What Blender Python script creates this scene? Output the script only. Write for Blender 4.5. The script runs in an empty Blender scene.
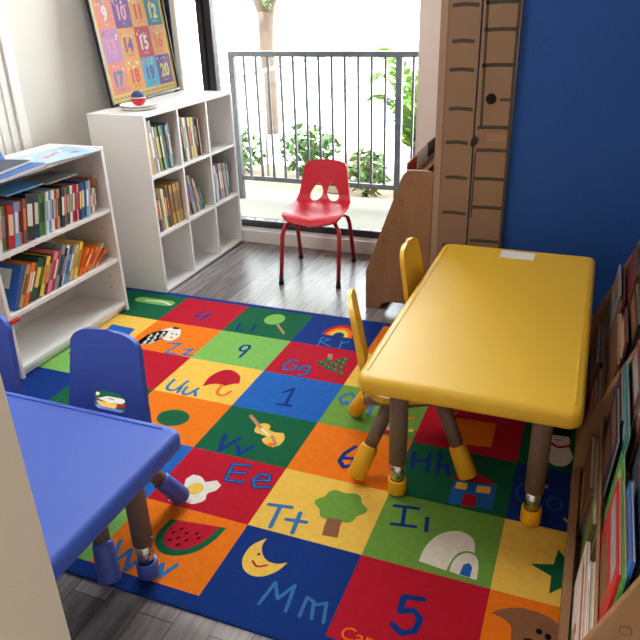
import bpy, bmesh, math, random
from mathutils import Vector, Matrix
SC = bpy.context.scene
COL = SC.collection
PI = math.pi

# ------------------------------------------------------------------ materials
def lin(c):
    return tuple(((v/255)/12.92 if v/255 <= .04045 else (((v/255)+.055)/1.055)**2.4) for v in c)
MATS = {}
def mat(name, rgb, rough=.5, metal=0, var=.06, scale=20, bump=0, bscale=200, spec=.5, emit=None, coat=0):
    if name in MATS: return MATS[name]
    m = bpy.data.materials.new(name); m.use_nodes = True; MATS[name] = m
    nt = m.node_tree; b = nt.nodes['Principled BSDF']; N = nt.nodes.new; L = nt.links.new
    c = lin(rgb)
    tc = N('ShaderNodeTexCoord')
    nz = N('ShaderNodeTexNoise'); nz.inputs['Scale'].default_value = scale; nz.inputs['Detail'].default_value = 4
    L(tc.outputs['Object'], nz.inputs['Vector'])
    mx = N('ShaderNodeMix'); mx.data_type = 'RGBA'
    mx.inputs[6].default_value = tuple(v*(1-var) for v in c)+(1,)
    mx.inputs[7].default_value = tuple(min(1, v*(1+var)) for v in c)+(1,)
    L(nz.outputs['Fac'], mx.inputs[0]); L(mx.outputs[2], b.inputs['Base Color'])
    b.inputs['Roughness'].default_value = rough; b.inputs['Metallic'].default_value = metal
    b.inputs['Specular IOR Level'].default_value = spec
    if coat: b.inputs['Coat Weight'].default_value = coat
    if bump:
        n2 = N('ShaderNodeTexNoise'); n2.inputs['Scale'].default_value = bscale; n2.inputs['Detail'].default_value = 3
        L(tc.outputs['Object'], n2.inputs['Vector'])
        bp = N('ShaderNodeBump'); bp.inputs['Strength'].default_value = bump; bp.inputs['Distance'].default_value = .004
        L(n2.outputs['Fac'], bp.inputs['Height']); L(bp.outputs['Normal'], b.inputs['Normal'])
    if emit:
        b.inputs['Emission Color'].default_value = lin(rgb)+(1,); b.inputs['Emission Strength'].default_value = emit
    return m
def carpet(name, rgb):
    if name in MATS: return MATS[name]
    m = mat(name, rgb, .95, var=.16, scale=45, bump=.9, bscale=330, spec=.1)
    return m
def streaked(name, a, b_, rough, stretch, scale=6, bump=.1):
    m = bpy.data.materials.new(name); m.use_nodes = True; MATS[name] = m
    nt = m.node_tree; b = nt.nodes['Principled BSDF']; N = nt.nodes.new; L = nt.links.new
    tc = N('ShaderNodeTexCoord'); mp = N('ShaderNodeMapping'); mp.inputs['Scale'].default_value = stretch
    L(tc.outputs['Object'], mp.inputs['Vector'])
    nz = N('ShaderNodeTexNoise'); nz.inputs['Scale'].default_value = scale; nz.inputs['Detail'].default_value = 6
    L(mp.outputs['Vector'], nz.inputs['Vector'])
    cr = N('ShaderNodeValToRGB'); cr.color_ramp.elements[0].position = .3; cr.color_ramp.elements[1].position = .7
    cr.color_ramp.elements[0].color = lin(a)+(1,); cr.color_ramp.elements[1].color = lin(b_)+(1,)
    L(nz.outputs['Fac'], cr.inputs['Fac']); L(cr.outputs['Color'], b.inputs['Base Color'])
    b.inputs['Roughness'].default_value = rough
    bp = N('ShaderNodeBump'); bp.inputs['Strength'].default_value = bump; bp.inputs['Distance'].default_value = .002
    L(nz.outputs['Fac'], bp.inputs['Height']); L(bp.outputs['Normal'], b.inputs['Normal'])
    return m
def floor_mat():
    m = bpy.data.materials.new('grey_wood_planks'); m.use_nodes = True
    nt = m.node_tree; b = nt.nodes['Principled BSDF']; N = nt.nodes.new; L = nt.links.new
    tc = N('ShaderNodeTexCoord')
    mp = N('ShaderNodeMapping'); mp.inputs['Rotation'].default_value = (0, 0, PI/2)
    L(tc.outputs['Object'], mp.inputs['Vector'])
    br = N('ShaderNodeTexBrick'); br.inputs['Scale'].default_value = 1
    br.inputs['Brick Width'].default_value = .9; br.inputs['Row Height'].default_value = .105
    br.inputs['Mortar Size'].default_value = .0015; br.inputs['Mortar Smooth'].default_value = 0.1
    br.inputs['Color1'].default_value = lin((118, 112, 112))+(1,)
    br.inputs['Color2'].default_value = lin((164, 157, 157))+(1,)
    br.inputs['Mortar'].default_value = lin((78, 72, 70))+(1,); br.inputs['Bias'].default_value = -.15
    br.offset = .37
    L(mp.outputs['Vector'], br.inputs['Vector'])
    m2 = N('ShaderNodeMapping'); m2.inputs['Scale'].default_value = (14, 1.1, 1)
    L(tc.outputs['Object'], m2.inputs['Vector'])
    nz = N('ShaderNodeTexNoise'); nz.inputs['Scale'].default_value = 4; nz.inputs['Detail'].default_value = 8; nz.inputs['Roughness'].default_value = .65
    L(m2.outputs['Vector'], nz.inputs['Vector'])
    cr = N('ShaderNodeValToRGB'); cr.color_ramp.elements[0].position = .32; cr.color_ramp.elements[1].position = .68
    cr.color_ramp.elements[0].color = (.55, .53, .52, 1); cr.color_ramp.elements[1].color = (1.15, 1.15, 1.15, 1)
    L(nz.outputs['Fac'], cr.inputs['Fac'])
    mx = N('ShaderNodeMix'); mx.data_type = 'RGBA'; mx.blend_type = 'MULTIPLY'; mx.inputs[0].default_value = 1
    L(br.outputs['Color'], mx.inputs[6]); L(cr.outputs['Color'], mx.inputs[7]); L(mx.outputs[2], b.inputs['Base Color'])
    b.inputs['Roughness'].default_value = .27; b.inputs['Specular IOR Level'].default_value = .7
    bp = N('ShaderNodeBump'); bp.inputs['Strength'].default_value = .15; bp.inputs['Distance'].default_value = .002
    L(nz.outputs['Fac'], bp.inputs['Height']); L(bp.outputs['Normal'], b.inputs['Normal'])
    return m
def glass_mat():
    m = bpy.data.materials.new('window_glass'); m.use_nodes = True
    nt = m.node_tree; nt.nodes.clear(); N = nt.nodes.new; L = nt.links.new
    o = N('ShaderNodeOutputMaterial'); t = N('ShaderNodeBsdfTransparent'); g = N('ShaderNodeBsdfGlossy')
    g.inputs['Roughness'].default_value = .02; t.inputs['Color'].default_value = (.97, .985, .98, 1)
    f = N('ShaderNodeFresnel'); f.inputs['IOR'].default_value = 1.4
    mx = N('ShaderNodeMixShader'); L(f.outputs[0], mx.inputs[0]); L(t.outputs[0], mx.inputs[1]); L(g.outputs[0], mx.inputs[2])
    L(mx.outputs[0], o.inputs['Surface'])
    return m
GLASS = glass_mat()
WHITE_LAM = mat('white_laminate', (232, 230, 228), .4, var=.015)
WALL = mat('painted_wall', (214, 210, 201), .8, var=.02, scale=3, bump=.08, bscale=90)
JAMB = mat('painted_wall_pinkish', (234, 220, 212), .8, var=.02, scale=3)
TRIMM = mat('trim_paint', (226, 223, 216), .45, var=.015)
BLUEW = mat('blue_wall_paint', (22, 76, 158), .75, var=.07, scale=5, bump=.05, bscale=60)
CEIL = mat('ceiling_paint', (225, 222, 216), .9, var=.02)
POSTM = mat('door_jamb_paint', (226, 217, 203), .6, var=.02, scale=4)
FRAME = mat('dark_window_frame', (38, 40, 44), .4, var=.05)
RAILM = mat('grey_rail_paint', (44, 48, 54), .45, var=.05)
YEL = mat('yellow_plastic', (238, 192, 54), .46, var=.02, scale=8, bump=.06, bscale=700)
YELB = mat('yellow_boot_plastic', (240, 178, 20), .45, var=.03)
BLU = mat('blue_plastic', (62, 98, 204), .5, var=.02, scale=8, bump=.06, bscale=700)
BLUC = mat('blue_chair_plastic', (68, 96, 192), .5, var=.03, scale=8, bump=.05, bscale=700)
BLUB = mat('blue_boot_plastic', (70, 96, 190), .45, var=.03)
LEGM = mat('taupe_leg_plastic', (122, 102, 90), .5, var=.04)
CHROME = mat('chrome', (200, 198, 192), .18, 1, var=.02)
RED = mat('red_chair_plastic', (205, 22, 48), .42, var=.03)
REDL = mat('red_leg_enamel', (176, 22, 40), .35, var=.03)
BLACK = mat('black_rubber', (24, 24, 26), .6)
PLY = streaked('birch_plywood', (136, 98, 64), (156, 116, 80), .5, (3, 3, .6), 5, .05)
PLYD = mat('plug_ring', (112, 72, 40), .6)
CARD = mat('cardboard', (146, 115, 91), .85, var=.06, scale=6, bump=.08, bscale=30)
MARK = mat('marker_line', (74, 66, 54), .9, var=.25, scale=40)
CARDE = mat('cardboard_fold', (166, 136, 112), .85, var=.05)
TAPE = mat('clear_brown_tape', (160, 122, 92), .35, var=.03)
PAGE = mat('page_paper', (226, 219, 203), .85, var=.08, scale=60)
PAPER = mat('white_paper', (238, 238, 236), .7, var=.02)
CONC = mat('patio_concrete', (96, 94, 84), .9, var=.06, scale=8, bump=.1, bscale=80)
PAVE = mat('pale_paving', (232, 228, 220), .9, var=.03, scale=2)
SOIL = mat('planter_soil', (120, 104, 84), .95, var=.2, scale=8)
BARK = mat('tree_bark', (74, 60, 50), .9, var=.2, scale=14, bump=.4, bscale=30)
LEAF = mat('leaf_green', (62, 98, 36), .6, var=.35, scale=9)
LEAFP = mat('palm_leaf', (96, 132, 30), .6, var=.25, scale=9)

# ------------------------------------------------------------------ mesh builder
class MB:
    def __init__(s): s.v = []; s.f = []; s.m = []; s.sm = []
    def add(s, vs, fs, mi=0, smooth=False):
        o = len(s.v); s.v += [tuple(v) for v in vs]
        for f in fs: s.f.append([i+o for i in f]); s.m.append(mi); s.sm.append(smooth)
        return s
    def box(s, a, b, mi=0):
        x0, y0, z0 = a; x1, y1, z1 = b
        s.add([(x0,y0,z0),(x1,y0,z0),(x1,y1,z0),(x0,y1,z0),(x0,y0,z1),(x1,y0,z1),(x1,y1,z1),(x0,y1,z1)],
              [(0,3,2,1),(4,5,6,7),(0,1,5,4),(1,2,6,5),(2,3,7,6),(3,0,4,7)], mi); return s
    def tube(s, pts, rad, seg=14, mi=0, cap=True):
        pts = [Vector(p) for p in pts]; n = len(pts)
        rad = rad if isinstance(rad, (list, tuple)) else [rad]*n
        rings = []; ref = None
        for i, p in enumerate(pts):
            t = (pts[min(i+1, n-1)]-pts[max(i-1, 0)]).normalized()
            if ref is None: ref = Vector((0,0,1)) if abs(t.z) < .9 else Vector((1,0,0))
            u = t.cross(ref).normalized(); w = u.cross(t).normalized(); ref = w
            rings.append([p+(u*math.cos(a)+w*math.sin(a))*rad[i] for a in (2*PI*k/seg for k in range(seg))])
        vs = [q for r in rings for q in r]; fs = []
        for i in range(n-1):
            for k in range(seg):
                a = i*seg+k; b = i*seg+(k+1) % seg
                fs.append((a, b, b+seg, a+seg))
        s.add(vs, fs, mi, True)
        if cap:
            s.add(rings[0], [list(range(seg))], mi); s.add(rings[-1], [list(range(seg))[::-1]], mi)
        return s
    def lathe(s, prof, c=(0,0,0), seg=28, mi=0):
        vs = []; fs = []; n = len(prof)
        for r, z in prof:
            for k in range(seg):
                a = 2*PI*k/seg; vs.append((c[0]+r*math.cos(a), c[1]+r*math.sin(a), c[2]+z))
        for i in range(n-1):
            for k in range(seg):
                a = i*seg+k; b = i*seg+(k+1) % seg; fs.append((a, b, b+seg, a+seg))
        s.add(vs, fs, mi, True); return s
    def rings(s, loops, mi=0, capb=True, capt=True, smooth=False):
        n = len(loops[0]); vs = [p for l in loops for p in l]; fs = []
        for i in range(len(loops)-1):
            for k in range(n):
                a = i*n+k; b = i*n+(k+1) % n; fs.append((a, b, b+n, a+n))
        s.add(vs, fs, mi, smooth)
        if capb: s.add(loops[0], [list(range(n))[::-1]], mi)
        if capt: s.add(loops[-1], [list(range(n))], mi)
        return s
    def prism(s, outline, f, d0, d1, mi=0):
        """outline 2d; f(u,v,d)->xyz"""
        return s.rings([[f(u, v, d0) for u, v in outline], [f(u, v, d1) for u, v in outline]], mi)
    def flat(s, pts, z, mi): s.add([(x, y, z) for x, y in pts], [list(range(len(pts)))], mi); return s
    def build(s, name, mats, parent=None, loc=None, bevel=0, bseg=2, recalc=True):
        me = bpy.data.meshes.new(name); me.from_pydata(s.v, [], s.f)
        mats = mats if isinstance(mats, (list, tuple)) else [mats]
        for m in mats: me.materials.append(m)
        for p, mi, sm in zip(me.polygons, s.m, s.sm): p.material_index = mi; p.use_smooth = sm
        if recalc:
            bm = bmesh.new(); bm.from_mesh(me); bmesh.ops.remove_doubles(bm, verts=bm.verts, dist=1e-6)
            bmesh.ops.recalc_face_normals(bm, faces=bm.faces); bm.to_mesh(me); bm.free()
        return link(name, me, parent, loc, bevel, bseg)
def link(name, me, parent=None, loc=None, bevel=0, bseg=2):
    o = bpy.data.objects.new(name, me); COL.objects.link(o)
    if parent: o.parent = parent
    if loc: o.location = loc
    if bevel:
        b = o.modifiers.new('Bevel', 'BEVEL'); b.width = bevel; b.segments = bseg; b.limit_method = 'ANGLE'; b.angle_limit = math.radians(35)
        for p in me.polygons: p.use_smooth = True
        w = o.modifiers.new('WN', 'WEIGHTED_NORMAL'); w.keep_sharp = True
    return o
def tag(o, label, cat, group=None, kind=None):
    o['label'] = label; o['category'] = cat
    if group: o['group'] = group
    if kind: o['kind'] = kind
    return o
def thing(name, label, cat, loc=(0,0,0), rz=0, group=None):
    o = bpy.data.objects.new(name, None); COL.objects.link(o); o.location = loc; o.rotation_euler = (0, 0, rz)
    o.empty_display_size = .05
    return tag(o, label, cat, group)
def struct(o): o['kind'] = 'structure'; return o
def copy_tree(o, parent=None):
    c = o.copy(); COL.objects.link(c)
    if parent: c.parent = parent
    for ch in list(o.children): copy_tree(ch, c)
    return c
def rrect(x0, y0, x1, y1, r, n=6):
    P = []
    for cx, cy, a0 in ((x1-r, y1-r, 0), (x0+r, y1-r, PI/2), (x0+r, y0+r, PI), (x1-r, y0+r, 1.5*PI)):
        for k in range(n+1):
            a = a0+PI/2*k/n; P.append((cx+r*math.cos(a), cy+r*math.sin(a)))
    return P
def ellipse(cx, cy, rx, ry, n=20, a0=0, a1=2*PI, rot=0):
    full = abs(a1-a0-2*PI) < 1e-6
    P = []
    for k in range(n if full else n+1):
        a = a0+(a1-a0)*k/n; x, y = rx*math.cos(a), ry*math.sin(a)
        P.append((cx+x*math.cos(rot)-y*math.sin(rot), cy+x*math.sin(rot)+y*math.cos(rot)))
    return P
def ribbon(pts, w):
    """outline polygons (list of quads/discs) of a stroke"""
    pts = [Vector(p) for p in pts]; L = []; R = []
    n = len(pts)
    for i, p in enumerate(pts):
        a = pts[max(i-1, 0)]; b = pts[min(i+1, n-1)]
        d = (b-a).normalized()
        if 0 < i < n-1:
            d1 = (p-a).normalized(); d2 = (b-p).normalized(); c = max(.35, math.sqrt(max(0, (1+d1.dot(d2))/2)))
        else: c = 1
        nrm = Vector((-d.y, d.x))*w/2/c
        L.append(p+nrm); R.append(p-nrm)
    return [[tuple(L[i]), tuple(R[i]), tuple(R[i+1]), tuple(L[i+1])] for i in range(n-1)]
def arc(cx, cy, rx, ry, a0, a1, n=12): return [(cx+rx*math.cos(math.radians(a0+(a1-a0)*k/n)), cy+ry*math.sin(math.radians(a0+(a1-a0)*k/n))) for k in range(n+1)]

FZ = -.008                                          # wooden floor level; the top of the rug is z = 0
# ------------------------------------------------------------------ room shell
XL, XR, YB, YW, ZC = -.585, 2.62, -4.6, .97, 2.75
struct(MB().box((XL-.1, YB-.1, FZ-.08), (XR+.1, .98, FZ)).build('floor', floor_mat()))
struct(MB().box((XL-.1, YB-.1, ZC), (XR+.1, 1.12, ZC+.1)).build('ceiling', CEIL))
struct(MB().box((XL-.1, YB, FZ), (XL, 1.12, ZC)).build('wall_left', WALL))
struct(MB().box((XR, YB, FZ), (XR+.1, .19, ZC)).build('wall_right', WALL))
struct(MB().box((XL, YB-.1, FZ), (XR, YB, ZC)).build('wall_front', WALL))
# blue wall block projecting into the room, with the pale reveal that runs back to the window
struct(MB().box((1.24, .205, FZ), (XR+.1, .30, ZC)).build('wall_blue', BLUEW))
struct(MB().box((1.24, .30, FZ), (1.32, 1.12, ZC)).build('wall_return', WALL))
struct(MB().box((.955, YW, FZ), (1.24, 1.12, ZC)).build('wall_window', JAMB))
struct(MB().box((XL, YW, 2.45), (.955, 1.12, ZC)).build('wall_header', WALL))
# low curb under the window
struct(MB().box((-.50, .915, FZ), (.955, YW+.02, .074)).box((XL, YW+.02, FZ), (.955, 1.12, .074)).build('trim_1', TRIMM, bevel=.004))
# door casing on the left wall, above the bookcase
m = MB()
m.box((XL, -.44, FZ), (XL+.012, -.30, 2.25)); m.box((XL+.012, -.345, FZ), (XL+.028, -.29, 2.25)); m.box((XL+.012, -.392, FZ), (XL+.018, -.352, 2.25))
struct(m.build('trim_2', TRIMM, bevel=.004))
m = MB()
for i in range(5): m.box((XL, -.64-.165*i-.155, FZ), (XL+.016, -.64-.165*i, 2.2))
m.box((XL, -.625, FZ), (XL+.016, -.45, 2.2))
struct(m.build('door_1', TRIMM, bevel=.003))
struct(MB().box((XL, -.28, FZ), (XL+.015, .90, .09)).build('baseboard_left', TRIMM, bevel=.003))
# door jamb close to the camera
struct(MB().box((XL, -2.42, FZ), (1.292, -2.30, ZC)).build('wall_partition', POSTM, bevel=.006))

# window: dark frame, panes
w = MB()
w.box((XL, .985, .074), (.955, 1.045, .118)); w.box((XL, .985, 2.39), (.955, 1.045, 2.45))
w.box((-.372, .975, .118), (-.335, 1.055, 2.39)); w.box((-.325, .985, .118), (-.283, 1.045, 2.39)); w.box((-.337, 1.0, .118), (-.323, 1.03, 2.39))
w.box((XL, .985, .118), (XL+.035, 1.045, 2.39))
win = w.build('window_1', FRAME, bevel=.003); struct(win)
for a, b in ((XL+.035, -.372), (-.283, .955)):
    MB().box((a, 1.012, .118), (b, 1.018, 2.39)).build('pane', GLASS, win)
MB().box((XL+.04, .975, .118), (XL+.075, 1.0, 2.39)).build('side_trim', TRIMM, win)

# ------------------------------------------------------------------ outdoors
struct(MB().box((-3.2, 1.121, -.15), (1.6, 2.12, -.005)).build('patio_slab', CONC))
struct(MB().box((-30, 2.121, -.22), (20, 40, -.12)).build('ground', PAVE))
MB_ = MB().box((-2.6, 2.14, -.12), (1.5, 3.3, -.09)); o = MB_.build('planter_bed', SOIL); struct(o)
rl = thing('railing', 'grey metal balcony railing with upright bars outside the window', 'railing', (0, 1.85, -.005))
MB().box((-.655, -.025, 1.005), (1.62, .025, 1.043)).build('top_rail', RAILM, rl, bevel=.004)
MB().box((-.64, -.016, .115), (1.60, .016, .15)).build('bottom_rail', RAILM, rl, bevel=.003)
for x in (-.635, .615, 1.58):
    MB().box((x-.022, -.022, -.032), (x+.022, .022, 1.005)).build('post', RAILM, rl, bevel=.003)
for k in range(1, 13):
    x = -.635+1.25*k/13; MB().box((x-.008, -.008, .15), (x+.008, .008, 1.005)).build('baluster', RAILM, rl)
for k in range(1, 10):
    x = .615+.096*k; MB().box((x-.008, -.008, .15), (x+.008, .008, 1.005)).build('baluster', RAILM, rl)
rl.location.z = .028
HRM = mat('handrail_grey', (150, 152, 156), .4)
hr = thing('handrail', 'thin grey ramp handrail behind the balcony railing', 'handrail', (-1.0, 2.35, -.12))
MB().tube([(-.02, -.05, .72), (-.04, 0, .86), (0, .1, .92), (.3, .7, 1.0), (.75, 1.6, 1.08)], .016, 10).build('rail', HRM, hr)
for x, y, h in ((-.02, -.05, .74), (.16, .4, .96), (.62, 1.35, 1.06)):
    MB().tube([(x, y, 0), (x, y, h)], .014, 8).build('post', HRM, hr)
# facade of the window's building, added out of view to shade the railing
struct(MB().box((-9, 1.0, -.15), (XL-.1, 1.12, 6)).box((XR+.1, 1.0, -.15), (9, 1.12, 6)).box((XL-.1, 1.0, ZC+.1), (XR+.1, 1.12, 6)).build('wall_shade_facade', WALL))
# street wall far behind
fw = thing('street_wall', 'long white wall with orange poles across the street', 'wall', (0, 12.5, -.12))
MB().box((-14, 0, 0), (10, .3, 1.46)).build('wall_panel', PAVE, fw)
ORP = mat('orange_pole', (226, 160, 120), .6)
for x in (-6.75, -4.7, -4.15, -2.6): MB().box((x-.04, -.06, .8), (x+.04, -.02, 1.9)).build('pole', ORP, fw)
MB().box((-4.95, -.12, 1.22), (-4.72, -.02, 1.4)).build('meter_box', mat('meter_grey', (110, 110, 108), .6), fw)
ho = thing('house', 'red roofed low house behind the white street wall', 'house', (0, 15, -.12))
MB().box((-12, 0, 0), (-3.2, 5, 1.5)).build('house_wall', PAVE, ho)
MB().add([(-12.4,-.5,1.45),(-2.9,-.5,1.45),(-2.9,5.5,1.45),(-12.4,5.5,1.45),(-11.5,2.5,3),(-3.8,2.5,3)], [(0,1,5,4),(1,2,5),(2,3,4,5),(3,0,4),(0,3,2,1)]).build('roof', mat('red_roof', (176, 62, 60), .8), ho)
gs = thing('shed', 'green roofed shed behind the street wall', 'shed', (0, 15, -.12))
MB().box((-2.6, 0, 0), (3, 4, 1.5)).build('shed_wall', PAVE, gs); MB().box((-2.8, -.3, 1.5), (3.2, 4.3, 1.75)).build('roof', mat('green_roof', (70, 120, 84), .8), gs)
R = random.Random(5)
def leaves(mb, c, r, n, size, mi=0):
    for _ in range(n):
        d = Vector((R.gauss(0, 1), R.gauss(0, 1), R.gauss(0, 1))).normalized()*(R.random()**.4)
        p = Vector((c[0]+d.x*r[0], c[1]+d.y*r[1], c[2]+d.z*r[2]))
        a = Vector((R.gauss(0, 1), R.gauss(0, 1), R.gauss(0, .6))).normalized(); b = a.cross(Vector((R.gauss(0, 1), R.gauss(0, 1), R.gauss(0, 1)))).normalized()
        s = size*R.uniform(.6, 1.3)
        mb.add([p-a*s, p+b*s*.42, p+a*s, p-b*s*.42], [(0, 1, 2, 3)], mi)
tr = thing('street_tree', 'slim pale barked tree beyond the railing', 'tree', (-1.85, 5.0, -.12))
MB().tube([(-.02, 0, 0), (.0, 0, .5), (-.02, 0, 1.0), (0, 0, 1.38)], [.10, .085, .085, .10], 14).tube([(0, 0, 1.3), (-.12, 0, 1.55), (-.35, 0, 2.2)], [.075, .06, .04], 10).tube([(0, 0, 1.3), (.1, .03, 1.6), (.35, .1, 2.3)], [.075, .06, .04], 10).build('trunk', BARK, tr)
mb = MB(); leaves(mb, (.0, 0, 2.5), (1.3, 1.2, .8), 900, .09); leaves(mb, (.75, .1, 1.72), (.42, .3, .2), 130, .07); leaves(mb, (-.9, .1, 1.8), (.3, .3, .2), 60, .07); leaves(mb, (.08, -.05, 1.55), (.1, .1, .15), 40, .05)
mb.build('foliage', LEAF, tr, recalc=False)
for (x, y, rx, ry, rz, n, lab) in ((-1.25, 2.95, .34, .22, .2, 420, 'green leafy shrub low behind the railing, at its end nearest the tree'),
                                   (-.52, 2.95, .30, .28, .24, 520, 'green leafy shrub behind the railing, above the red chair'),
                                   (.20, 2.42, .19, .2, .2, 330, 'green leafy shrub at the foot of the palm')):
    b = thing('shrub', lab, 'shrub', (x, y, -.09), group='shrubs behind the railing')
    mb = MB(); leaves(mb, (0, 0, rz), (rx, ry, rz), n, .045); mb.build('foliage', LEAF, b, recalc=False)
    mb = MB()
    for k in range(5): mb.tube([(0, 0, 0), (R.uniform(-.5, .5)*rx, R.uniform(-.5, .5)*ry, rz*1.3)], [.012, .005], 6)
    mb.build('stem', BARK, b)
pm = thing('palm', 'small yellow green palm behind the right end of the railing', 'palm', (.47, 2.95, -.12))
MB().tube([(0, 0, 0), (.01, 0, .25), (0, 0, .5)], [.05, .045, .035], 10).build('stem', BARK, pm)
for k in range(13):
    a = 2*PI*k/13+.3; mb = MB(); pts = []
    for i in range(9):
        t = i/8; r = .42*t; pts.append(Vector((math.cos(a)*r, math.sin(a)*r*.8, .35+.60*math.sin(t*2.0)*(.7+.3*(k % 3)))))
    mb.tube(pts, .006, 5)
    for i in range(1, 9):
        d = (pts[i]-pts[i-1]).normalized(); sd = d.cross(Vector((0, 0, 1))).normalized()
        for sgn in (-1, 1):
            for q in (0, .5):
                p = pts[i-1].lerp(pts[i], q); tip = p+(sd*sgn+d*.7).normalized()*.26*(1-.5*i/8)+Vector((0, 0, -.04))
                mb.add([p, p+d*.0+sd*sgn*.07, tip, p+d*.05+sd*sgn*.05], [(0, 1, 2, 3)])
    mb.build('frond', LEAFP, pm, recalc=False)
tag(MB().box((-.19, 2.45, -.09), (-.03, 2.9, .16)).build('planter_block', mat('planter_block', (168, 152, 138), .9, var=.1), bevel=.01), 'low grey brown masonry block between the shrubs', 'planter block')

# ------------------------------------------------------------------ rug
CW, CH = .357, .28417
RUGC = [('rug_navy', (20, 54, 130)), ('rug_red', (186, 24, 46)), ('rug_green', (22, 98, 64)), ('rug_blue', (36, 100, 186)),
        ('rug_orange', (240, 122, 24)), ('rug_yellow', (244, 196, 84)), ('rug_lime', (126, 186, 92)), ('rug_white', (232, 226, 214)),
        ('rug_black', (22, 22, 26)), ('rug_tan', (190, 140, 108)), ('rug_sky', (60, 118, 176)), ('rug_moss', (112, 158, 66)),
        ('rug_deep_red', (176, 16, 30)), ('rug_brown', (140, 96, 66))]
CI = {n[4:]: i for i, (n, c) in enumerate(RUGC)}
rg = MB()
RX0, RX1, RY0, RY1 = -CW-.055, 6*CW+.05, -6*CH-.05, .034
lo = [rrect(RX0+i, RY0+i, RX1-i, RY1-i, .02, 3) for i in (0, 0, .004)]
rg.rings([[(x, y, z) for x, y in l] for l, z in zip(lo, (FZ+.0036, -.0005, .0006))], CI['navy'], smooth=False)
CELLS = ["green red green navy orange red yellow", "yellow orange lime red yellow green navy", "lime red yellow blue moss red green",
         "navy green orange green orange green navy", "red yellow blue red yellow moss yellow", "orange navy lime orange navy red orange"]
for r, row in enumerate(CELLS):
    for c, n in enumerate(row.split()):
        u = c-1; e = .0
        rg.flat([(u*CW+e, -(r+1)*CH), ((u+1)*CW, -(r+1)*CH), ((u+1)*CW, -r*CH), (u*CW, -r*CH)], .0008, CI[n])
def W(p): return (p[0]*CW, -p[1]*CH)
def smooth(pts, k=4):
    p = [Vector(W(q)) for q in pts]; n = len(p); sharp = [(p[i]-p[i-1]).angle(p[(i+1) % n]-p[i], 0) > math.radians(62) for i in range(n)]; out = []
    for i in range(n):
        b, c = p[i], p[(i+1) % n]; a = b if sharp[i] else p[i-1]; d = c if sharp[(i+1) % n] else p[(i+2) % n]
        for j in range(k):
            t = j/k; out.append(tuple(.5*((2*b)+(c-a)*t+(2*a-5*b+4*c-d)*t*t+(3*b-a-3*c+d)*t**3)))
    return out
def poly(pts, col, l=1): rg.flat(smooth(pts) if 6 < len(pts) < 17 else [W(p) for p in pts], .0008+.0004*l, CI[col])
NS = [0]
def catmull(p, k=4):
    p = [Vector(q) for q in p]
    if len(p) < 3: return p
    for i in range(1, len(p)-1):
        if (p[i]-p[i-1]).angle(p[i+1]-p[i], 0) > math.radians(88): return p
    cl = (p[0]-p[-1]).length < 1e-6; out = []
    for i in range(len(p)-1):
        a = p[i-1] if i else (p[-2] if cl else p[0]*2-p[1]); b, c = p[i], p[i+1]
        d = p[i+2] if i+2 < len(p) else (p[1] if cl else p[-1]*2-p[-2])
        for j in range(k):
            t = j/k; out.append(.5*((2*b)+(c-a)*t+(2*a-5*b+4*c-d)*t*t+(3*b-a-3*c+d)*t**3))
    return out+[p[-1]]
def strokes(col, ss, w=.021, l=1):
    w = w*.64
    for s in ss:
        p = catmull([W(q) for q in s])
        for i, a in enumerate(p):
            a = Vector(a); NS[0] = (NS[0]+1) % 40; z = .0008+.0004*l+NS[0]*8e-6
            rg.flat(ellipse(a.x, a.y, w/2, w/2, 10), z, CI[col])
            if i < len(p)-1:
                b = Vector(p[i+1]); d = (b-a).normalized(); n = Vector((-d.y, d.x))*w/2
                rg.flat([tuple(a-n), tuple(b-n), tuple(b+n), tuple(a+n)], z+4e-6, CI[col])
def closed(ss): return ss+[ss[0]]
strokes('navy', [[(.48,.36),(.43,.67)],[(.43,.67),(.62,.60)],[(.58,.47),(.57,.80)]])
strokes('navy', [[(1.14,.66),(1.18,.91),(1.27,.89)],[(1.36,.64),(1.39,.92)]])
poly(ellipse(1.53,.34,.14,.21,18), 'lime'); strokes('tan', [[(1.64,.52),(1.82,.78)]], .02)
strokes('navy', [arc(1.525,1.45,.055,.1,0,360,14), [(1.58,1.42),(1.575,1.74)]])
strokes('sky', [[(.53,1.69),(.69,1.64),(.63,1.99),(.79,1.97)],[(.80,1.80),(.92,1.75),(.86,1.95),(.99,1.93)]])
poly([(.34,1.17),(.46,1.2),(.55,1.42),(.53,1.58),(.45,1.62),(.37,1.58),(.34,1.72),(.27,1.84),(.13,1.84),(.14,1.55),(.26,1.25)], 'white')
for x, y in ((.16,1.55),(.22,1.47),(.28,1.4),(.19,1.68),(.25,1.6),(.31,1.52),(.2,1.8),(.27,1.72)): strokes('white', [[(x,y-.03),(x+.035,y),(x+.02,y+.05)]], .014, 3)
poly([(.12,1.55),(.2,1.36),(.33,1.3),(.37,1.56),(.3,1.78),(.2,1.86),(.12,1.84)], 'black', 1)
poly([(.33,1.15),(.44,1.15),(.42,1.2),(.34,1.22)], 'black', 2); poly(ellipse(.47,1.5,.015,.02,8), 'black', 2); poly(ellipse(.42,1.38,.015,.02,8), 'black', 2); poly(ellipse(.49,1.38,.015,.02,8), 'black', 2)
strokes('sky', [[(1.10,2.66),(1.11,2.85),(1.16,2.93),(1.24,2.88),(1.27,2.63)],[(1.27,2.8),(1.29,2.95)],[(1.33,2.78),(1.35,2.93),(1.42,2.95),(1.47,2.76)],[(1.47,2.85),(1.52,2.95)]])
poly([(1.49,2.69),(1.46,2.45),(1.5,2.25),(1.58,2.15),(1.68,2.16),(1.8,2.27),(1.86,2.45),(1.79,2.5),(1.72,2.58),(1.64,2.56),(1.56,2.6)], 'red')
strokes('orange', [[(1.69,2.57),(1.71,2.75),(1.76,2.82),(1.82,2.80),(1.85,2.68)]], .02)
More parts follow.
